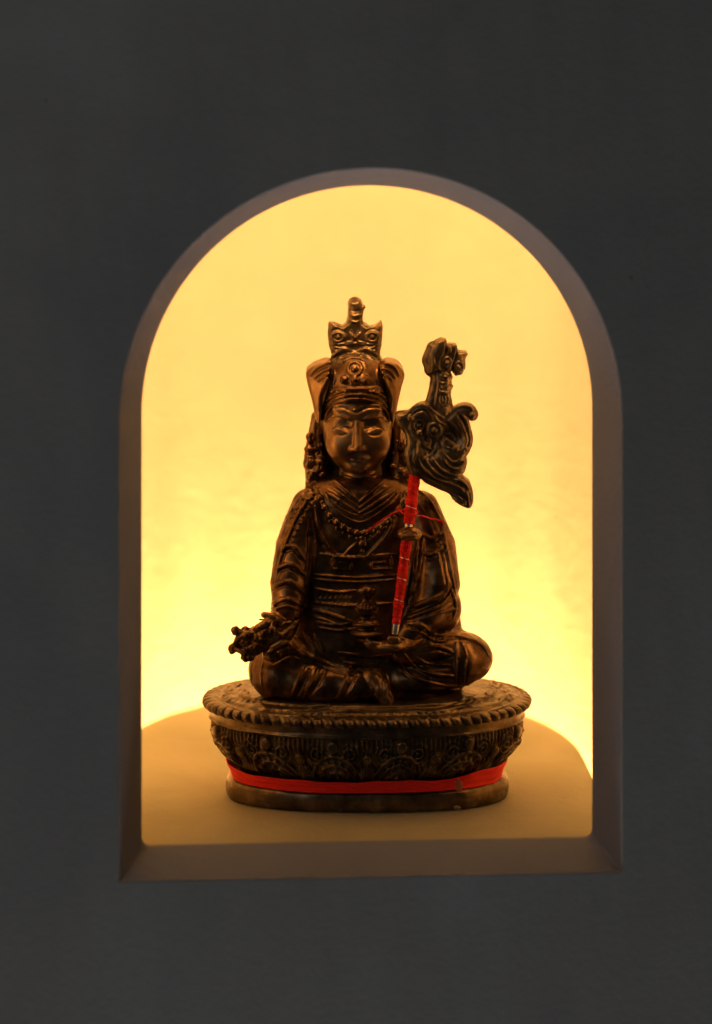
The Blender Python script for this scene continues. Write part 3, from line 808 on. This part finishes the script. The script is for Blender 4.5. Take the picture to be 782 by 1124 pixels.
def lotus():
    n = 2200
    prof = [(20, 136, 66), (27, 138, 70), (33, 137, 74), (38, 146, 82), (47, 156, 91), (56, 163.5, 97), (65, 168.5, 101), (73, 171, 102.5), (80, 172, 103), (85, 171.5, 103), (90, 171.5, 103), (99, 173, 104)]
    zs = np.array([p[0] for p in prof]); Z = np.linspace(20, 99, 170)
    A = smooth_interp(Z, zs, [p[1] for p in prof]); B = smooth_interp(Z, zs, [p[2] for p in prof])
    V = np.zeros((170, n, 3)); NP = 12
    for r in range(170):
        x, y, nx, ny, _ = ring_points(n, float(A[r]), float(B[r]), 2.25)
        s_ = np.linspace(0, NP, n, endpoint=False); q = (s_ % 1) - .5; z = Z[r]
        cell = np.floor(s_).astype(int)
        h = np.zeros(n)
        W = 76.0; X = q * W                     # width inside one petal, in units
        t = (z - 22.5) / 1.11
        def ridge(d, w, a): return a * np.exp(-(d / w)**2)
        # petal outlines: arches centred in each cell
        for k, (hw, top, w, a) in enumerate(((32, 40, 1.7, 4.2), (24, 31, 1.5, 3.4), (16, 22, 1.4, 3.0), (8, 13, 1.4, 2.6))):
            e = np.sqrt((X / hw)**2 + (max(t, 0) / top)**2); d = (e - 1) * min(hw, top)
            h += ridge(d, w, a)
        e = np.sqrt((X / 33)**2 + (max(t, 0) / 44)**2); h += np.clip((1 - e) * 6, 0, 1.6)
        # ribs inside the petal
        inside = e < .95
        h += np.where(inside, .7 * np.cos(X * .8), 0)
        # scroll curls either side of the tip
        for sx in (-1, 1):
            cx, cz = sx * 19, 41
            dx, dz = X - cx, t - cz; rr = np.hypot(dx, dz); an = np.arctan2(dz, dx * sx)
            h += np.where(rr < 12, 2.6 * (.5 + .5 * np.cos(rr * 1.25 - an)) * np.clip((12 - rr) / 4, 0, 1), 0)
        # ball between the curls and at the cell boundary
        rr = np.hypot(X, t - 49); h += np.sqrt(np.clip(42 - rr**2, 0, None)) * 1.1
        Xb = (np.abs(q) - .5) * W
        rr = np.hypot(Xb, t - 36); h += np.sqrt(np.clip(36 - rr**2, 0, None)) * .9
        # leaves from the lower ground between petals
        e2 = np.sqrt((Xb / 11)**2 + ((t - 18) / 17)**2); h += np.clip((1 - e2) * 8, 0, 3) + np.where(e2 < 1, .6 * np.cos(Xb * 1.6), 0)
        # fringe of fine upright ribs under the plain band
        fr = np.clip((t - 42) / 2, 0, 1) * np.clip((57 - t) / 1.5, 0, 1)
        h += fr * (1.5 * (.5 + .5 * np.cos(s_ * 2 * math.pi * 14))) * np.clip((np.hypot(X, t - 49) - 8) / 3, 0, 1)
        h += 2.0 * np.exp(-((t - 58.5) / 1.5)**2)
        h = np.where(t < 57, h * 1.75 - 2.2, h)
        lip = min(1, max(0, (13 - t) / 3)); h = h * (1 - lip) + lip * 2.6
        h = np.where(t < 57, 4.8 * np.tanh(h / 4.8), h)
        # plain fillet and roll
        h *= np.clip(t / 5, 0, 1) if t < 60 else 1
        wob = .5 * np.sin(s_ * 7.3 + z * .11) + .3 * np.sin(s_ * 13.1 - z * .13)
        if t > 62: wob *= .5
        h += wob - 1.6 * (t < 58)
        V[r] = np.stack([x + nx * h, y + ny * h, np.full(n, z)], 1)
    return V.reshape(-1, 3), grid_faces(170, n)
base = mesh_obj('lotus_base', *lotus(), M_base, statue)

def rim():   # overhanging beaded edge and the sloping top, one surface with the beads as its pattern
    n = 2400; NB = 78
    prof = [(92, -6, 0), (93, -1, .3), (94.5, 3, .9), (97, 6.5, 1), (100, 8.3, 1), (103, 8.6, 1), (106, 7.4, 1), (108, 5, .9), (109, 2, .5), (109.6, -1, 0)]
    V = []
    s_ = np.linspace(0, NB, n, endpoint=False)
    jit = rng.normal(0, .25, NB)[np.floor(s_).astype(int) % NB]
    P = np.array(prof); tt = np.linspace(0, len(prof) - 1, 46)
    for t in tt:
        z, off, bd = [np.interp(t, np.arange(len(prof)), P[:, i]) for i in range(3)]
        z = 95.5 + (z - 92) * .74
        x, y, nx, ny, _ = ring_points(n, 172.5, 102.5, 2.25)
        ph = (s_ + .12 * (z - 100) * .25) % 1 - .5
        b = np.sqrt(np.clip(1 - (ph / .44)**2, 0, 1))
        o = off + bd * ((b - 1) * 5.2 + jit * .6)
        V.append(np.stack([x + nx * o, y + ny * o, np.full(n, z)], 1))
    V = np.concatenate(V); return V, grid_faces(46, n)
mesh_obj('beaded_rim', *rim(), M_base, statue)

def make_top():
    F = Field((-185, -118, 96), (185, 118, 132), 1.0)
    def disc(a, b, z0, z1, k=3, mode='add', r=2.5):
        def fn(X, Y, Z):
            q = (np.abs(X / a)**2.25 + np.abs(Y / b)**2.25)**(1 / 2.25)
            s1 = (q - 1) * b + r; s2 = np.abs(Z - (z0 + z1) / 2) - (z1 - z0) / 2 + r
            return np.minimum(np.maximum(s1, s2), 0) + np.sqrt(np.maximum(s1, 0)**2 + np.maximum(s2, 0)**2) - r
        F.op(fn, (-a, -b, z0), (a, b, z1), k, mode)
    disc(173, 103, 98, 108.6)
    disc(160, 92, 104, 111.5, 3)
    disc(142, 76, 106, 115, 2)
    F.noise(.4, 9)
    st, cut = F.stroke, F.cut
    # slits and scrolls cut in the cushion
    cut([(285, 778), (310, 780), (345, 778), (375, 771)], 2.6, k=1); st([(283, 783), (320, 786), (365, 781), (400, 779)], 1.6)
    cut([(452, 776), (480, 775), (505, 769), (525, 762)], 2.2, k=1); st([(440, 781), (480, 781), (520, 772)], 1.6)
    for x, y in ((252, 757), (262, 750), (270, 761), (248, 766), (543, 750), (553, 757), (560, 765), (537, 760)):
        F.spiral(x, y, 7, 1.5, 1.3, x * .3)
    for x in range(250, 290, 7): cut([(x, 772), (x + 5, 767)], 1.3)
    for x in range(515, 565, 7): cut([(x, 766), (x - 5, 771)], 1.3)
    st([(236, 762), (250, 774), (275, 784), (320, 789), (400, 791), (480, 789), (530, 783), (560, 773), (572, 760)], 1.5)
    for i in range(26): F.dot(300 + i * 8.2, 784.5 - 0.00035 * (300 + i * 8.2 - 403)**2, 1.6)
    return F
top = make_top().build('cushion', M_base, statue)
def plinth():
    n = 700; V = []
    prof = [(0.3, 0), (1.2, 2.2), (4, 3.6), (9, 4.2), (15, 4.0), (19, 3.0), (21.5, .8), (22.5, -2), (22.8, -14), (23, -60)]
    P = np.array(prof); tt = np.linspace(0, len(prof) - 1, 40)
    a = np.linspace(0, 2 * math.pi, n, endpoint=False)
    for t in tt:
        z, off = [np.interp(t, np.arange(len(prof)), P[:, i]) for i in range(2)]
        x, y, nx, ny, _ = ring_points(n, 151.0, 76.0, 2.5)
        o = off + (.3 * np.sin(a * 23) + .4 * np.sin(a * 9 + z * .05)) * (off > -3)
        V.append(np.stack([x + nx * o, y + ny * o, np.full(n, z + .4 * math.sin(1))+ .3 * np.sin(a * 13)*(z>1)], 1))
    return np.concatenate(V), grid_faces(40, n)
mesh_obj('plinth', *plinth(), M_base, statue)
# spots of old wax
def blob(name, c, r, lob=3):
    F = Field(np.array(c) - 18, np.array(c) + 18, .6)
    rs = np.random.RandomState(int(abs(c[0])) + 3); F.ell(c, r, 1)
    for i in range(lob): F.ell(np.array(c) + rs.uniform(-.5, .5, 3) * np.array(r) * 1.6, np.array(r) * rs.uniform(.4, .7), 2)
    return F.build(name, M_wax, statue)
blob('wax_spot', pt(283, 777, -86), (8, 5, 3.2)); blob('wax_spot', pt(504, 862, -78), (3.6, 1.0, 5.5), 6); blob('wax_spot', pt(503, 887, -78), (3.4, 2, 2.4))

# ---- red cloth ribbon tied round the waist of the base ----
def ribbon():
    n = 900; V = []; rows = 22
    a = np.linspace(0, 2 * math.pi, n, endpoint=False)
    zb = 22.6 + .4 * np.sin(a * 3); 
    # the cloth rides up the petals at either end
    for side in (0, 1):
        for r in range(rows):
            t = r / (rows - 1)
            x0, y0, nx, ny, _ = ring_points(n, 146.0, 79.0, 2.4)
            up = np.clip(np.abs(x0) / 146, 0, 1)**6
            hgt = 13.0 + 3 * up + np.where(x0 > 90, 3.5 * np.clip((x0 - 90) / 20, 0, 1), 0) + .7 * np.sin(a * 7) + .4 * np.sin(a * 19)
            z = zb + hgt * t
            o = 2.6 + (3.5 + 4 * up) * np.clip(t - .15, 0, 1) + .22 * np.sin(t * 15 + a * 2 + np.sin(a * 5)) + .2 * np.sin(a * 31 + t * 4) * (1 - t) + (0 if side == 0 else -1.0)
            V.append(np.stack([x0 + nx * o, y0 + ny * o, z], 1))
    V = np.concatenate(V); R_ = rows * n
    f1 = grid_faces(rows, n); f2 = grid_faces(rows, n, True) + R_
    j = np.arange(n); jn = (j + 1) % n; tp = (rows - 1) * n
    f3 = np.stack([tp + j, tp + jn, R_ + tp + jn, R_ + tp + j], 1); f4 = np.stack([j, R_ + j, R_ + jn, jn], 1)
    return V, np.concatenate([f1, f2, f3, f4])
rb = mesh_obj('ribbon', *ribbon(), M_ribbon)
rb.rotation_euler = (0, 0, -YAW)
tag(rb, 'bright red cloth ribbon tied round the narrow foot of the lotus base', 'ribbon')
# ------------------------------------------------------------------ wall, niche and shelf
XC, ZC, RI, RO = -11.0, 451.0, 236.5, 259.5
YF, YB = -240.0, -185.0
def arch(R, zb, n=96, fil=0, zc=ZC):
    """closed outline: bottom left, up, over, down, bottom right; optional rounded bottom corners"""
    P = []
    for i in range(n + 1):
        a = math.pi - math.pi * i / n; P.append((XC + R * math.cos(a), zc + R * math.sin(a)))
    def col(x, s):
        q = []
        for k in range(1, 41): q.append((x, zc + (zb + max(fil, .01) - zc) * k / 40))
        return q
    right = col(XC + R, 1)
    cr = [(XC + R - fil + fil * math.cos(t), zb + fil - fil * math.sin(t)) for t in np.linspace(0, math.pi / 2, 9)[1:]] if fil else [(XC + R, zb)] * 8
    bot = [(XC + R - fil - 2 * (R - fil) * k / 60, zb) for k in range(1, 60)]
    cl = [(2 * XC - x, z) for x, z in cr[::-1]] ; left = [(2 * XC - x, z) for x, z in right[::-1]]
    return P + right + cr + bot + cl + left[:-0 or None]
def strip(loops, name, mat, parent=None, flip=False, flat=0):
    n = len(loops[0]); V = np.array([p for L in loops for p in L], float)
    o = mesh_obj(name, V, grid_faces(len(loops), n, flip), mat, parent)
    for q in range(flat * n): o.data.polygons[q].use_smooth = False
    return o
def L3(o, y, jit=0):
    return [(x, y, z) for x, z in o]
outer = arch(RO, -19.5); inner = arch(RI, .2, fil=9)
n0 = len(outer)
# wall face with the opening, a slightly worn edge, and its back
rs = np.random.RandomState(3)
def wear(n, amp):
    w = rs.normal(0, 1, n); k = np.ones(7) / 7; w = np.convolve(np.concatenate([w[-3:], w, w[:3]]), k, 'valid'); return w * amp
big = []
for x, z in outer:
    dx, dz = x - XC, z - 345; t = 1e9
    if abs(dx) > 1e-6: t = min(t, 1500 / abs(dx))
    if abs(dz) > 1e-6: t = min(t, 1500 / abs(dz))
    big.append((XC + dx * t, 345 + dz * t))
def mix(a, b, t): return [(p[0] * (1 - t) + q[0] * t, p[1] * (1 - t) + q[1] * t) for p, q in zip(a, b)]
w1 = wear(n0, .7)
nrm = []
for i in range(n0):
    a, b = np.array(outer[i - 1]), np.array(outer[(i + 1) % n0]); d = b - a; l = np.hypot(*d) + 1e-9; nrm.append((-d[1] / l, d[0] / l))
off = lambda o, s_: [(p[0] + n_[0] * s_, p[1] + n_[1] * s_) for p, n_ in zip(o, nrm)]
loops = [L3(big, YF), L3(mix(outer, big, .3), YF), L3(mix(outer, big, .05), YF)]
edge = [off(outer, (1.6)), off(outer, .5), off(outer, -.3)]
loops += [[(p[0], YF, p[1]) for p in edge[0]], [(p[0], YF + .5 + w1[i] * .3, p[1]) for i, p in enumerate(edge[1])], [(p[0], YF + 1.8 + w1[i] * .4, p[1]) for i, p in enumerate(edge[2])]]
wall = strip(loops, 'wall', M_wall, flat=3)
tag(wall, kind='structure'); wall['label'] = 'dark grey painted plaster wall around the arched niche opening'
# splayed reveal
def lerp3(a, b, t): return [tuple(p[k] * (1 - t) + q[k] * t for k in range(3)) for p, q in zip(a, b)]
Lo = loops[-1]; Li = L3(inner, YB)
rl = [Lo] + [lerp3(Lo, Li, t) for t in (.03, .2, .4, .6, .8, .95)] + [Li, L3(inner, YB + 5)]
reveal = strip(rl, 'niche_reveal', M_reveal); tag(reveal, 'splayed pale plaster edge framing the arched opening', None, 'structure')
# shell of the cavity: front return, curved back, dome
def plan(u, a, b, yc):       # u 0..1 from the left front round the back to the right front
    pass
A_, B_, YC_ = 298.0, 360.0, 130.0
def plan_pts(n, a, b, yc, e, y0):
    P = [(-a, y0 + (yc - y0) * t) for t in np.linspace(0, 1, n // 4, endpoint=False)]
    for t in np.linspace(math.pi, 0, n // 2):
        c, s_ = math.cos(t), math.sin(t); P.append((a * np.sign(c) * abs(c)**(2 / e), yc + b * abs(s_)**(2 / e)))
    P += [(a, yc + (y0 - yc) * t) for t in np.linspace(0, 1, n // 4 + 1)[1:]]
    return P
pl = plan_pts(160, A_, B_, YC_, 2.2, YB + 5)
V = []; zs_ = list(np.linspace(-310, 640, 46)) ; rows = [(z, 1.0) for z in zs_]
for t in np.linspace(0, math.pi / 2, 26)[1:]: rows.append((640 + 250 * math.sin(t), max(math.cos(t), .002)))
for z, s_ in rows:
    for x, y in pl: V.append((XC + x * s_, (YB + 5) + (y - YB - 5) * s_, z))
m_ = len(pl); F = []
for i in range(len(rows) - 1):
    for j in range(m_ - 1): F.append((i * m_ + j, i * m_ + j + 1, (i + 1) * m_ + j + 1, (i + 1) * m_ + j))
F.append(tuple(range(m_)))
cav = mesh_obj('niche', V, F, M_niche); tag(cav, 'domed cream plaster niche glowing with warm light', None, 'structure')
# back of the front wall around the opening
bo = []
for x, z in inner:
    dx, dz = x - XC, z - 300; t = 1e9
    if abs(dx) > 1e-6: t = min(t, 330 / abs(dx))
    if dz > 1e-6: t = min(t, 700 / dz)
    if dz < -1e-6: t = min(t, 700 / -dz)
    bo.append((XC + dx * t, 300 + dz * t))
Lb = L3(bo, YB + 5.02)
back = strip([L3(inner, YB + 5), L3(mix(inner, bo, .5), YB + 5.01), Lb], 'niche_front_return', M_niche); tag(back, 'inner face of the niche front', None, 'structure')
# shelf: the floor the figurine stands on, open behind it to the lamps
sh = plan_pts(240, 267.0, 322.0, 132.0, 2.2, YB + 5.5)
m_ = len(sh); rs = np.random.RandomState(9)
V = []; 
for z, ins_ in ((-26, 0), (-3, 0), (-1, .3), (0, 1.6), (0.0, 12)):
    for x, y in sh:
        l = math.hypot(x, y - 0) + 1e-6; f = 1 - ins_ / 300
        V.append((XC + x * f, (YB + 5.5) + (y - YB - 5.5) * f, z))
F = []
for i in range(4):
    for j in range(m_ - 1): F.append((i * m_ + j, (i + 1) * m_ + j, (i + 1) * m_ + j + 1, i * m_ + j + 1))
F.append(tuple(range(4 * m_, 5 * m_))); F.append(tuple(range(m_))[::-1])
shelf = mesh_obj('niche_shelf', V, F, M_shelf, smooth=False); tag(shelf, 'cream plaster shelf with a rounded back edge inside the niche', None, 'structure')

# ------------------------------------------------------------------ light
world = bpy.data.worlds.new('World'); bpy.context.scene.world = world; world.use_nodes = True
world.node_tree.nodes['Background'].inputs['Color'].default_value = (.90, .95, 1.0, 1)
world.node_tree.nodes['Background'].inputs['Strength'].default_value = .018
def area(name, loc, to, sx, sy, power, col, spread=180):
    l = bpy.data.lights.new(name, 'AREA'); l.shape = 'RECTANGLE'; l.size = sx * S; l.size_y = sy * S; l.energy = power; l.color = col
    l.spread = math.radians(spread)
    o = bpy.data.objects.new(name, l); C.objects.link(o); o.location = np.array(loc, float) * S
    from mathutils import Vector
    d = Vector(np.array(to, float) - np.array(loc, float)); o.rotation_euler = d.to_track_quat('-Z', 'Y').to_euler(); return o
WARM = (1.0, .488, .152)
tr = plan_pts(60, 283.0, 341.0, 131.0, 2.2, YB + 30)
P_TR, P_IN = 0.55, 0.05
q = np.array(tr); seg_ = np.concatenate([[0], np.cumsum(np.hypot(*np.diff(q, axis=0).T))]); NL = 10
for i in range(NL):
    u = seg_[-1] * (.12 + .76 * (i + .5) / NL); x, y = np.interp(u, seg_, q[:, 0]), np.interp(u, seg_, q[:, 1])
    area('lamp_strip', (XC + x, y, -285), (XC + x, y, 0), 26, 26, P_TR, WARM, 95)
# unseen side fills added behind the jambs to even the glow
for s_ in (-1, 1):
    area('added_side_fill', (XC + s_ * 268, YB + 30, 420), (XC + s_ * 60, 300, 420), 20, 380, P_IN, WARM)
area('added_top_fill', (XC, YB + 30, 770), (XC, 480, 520), 300, 24, .38, WARM, 130)  # fill added out of view above the arch, evens the back wall's gradient
area('added_low_fill', (-200, -620, -3300), (0, -230, 600), 1600, 500, 6.5, (.98, .97, 1.0))  # unseen lamp added from below to brighten the top of the reveal
area('room_window', (-1700, -2100, 1300), (-150, -240, 400), 1100, 1100, .56, (.97, .98, 1.0))

# ------------------------------------------------------------------ camera
cd = bpy.data.cameras.new('camera'); cam = bpy.data.objects.new('camera', cd); C.objects.link(cam)
fr = lambda x, y, z: np.array([x * math.cos(YAW) + y * math.sin(YAW), -x * math.sin(YAW) + y * math.cos(YAW), z]) * S
cam.location = fr(-12, -D, H)
cam.rotation_euler = (math.radians(90), 0, -YAW)
cd.sensor_width = 36; cd.sensor_fit = 'AUTO'; cd.lens = 36 * D / 1124
cd.shift_x = 0; cd.shift_y = -(562 - HOR) / 1124
cd.clip_start = .05; cd.clip_end = 50
cd.dof.use_dof = True; cd.dof.focus_distance = (D - 50) * S; cd.dof.aperture_fstop = 4.0
bpy.context.scene.camera = cam
sc = bpy.context.scene
sc.view_settings.view_transform = 'Standard'; sc.view_settings.look = 'None'; sc.view_settings.exposure = 0; sc.view_settings.gamma = 1
sc.cycles.use_denoising = True; sc.cycles.max_bounces = 16; sc.cycles.diffuse_bounces = 8
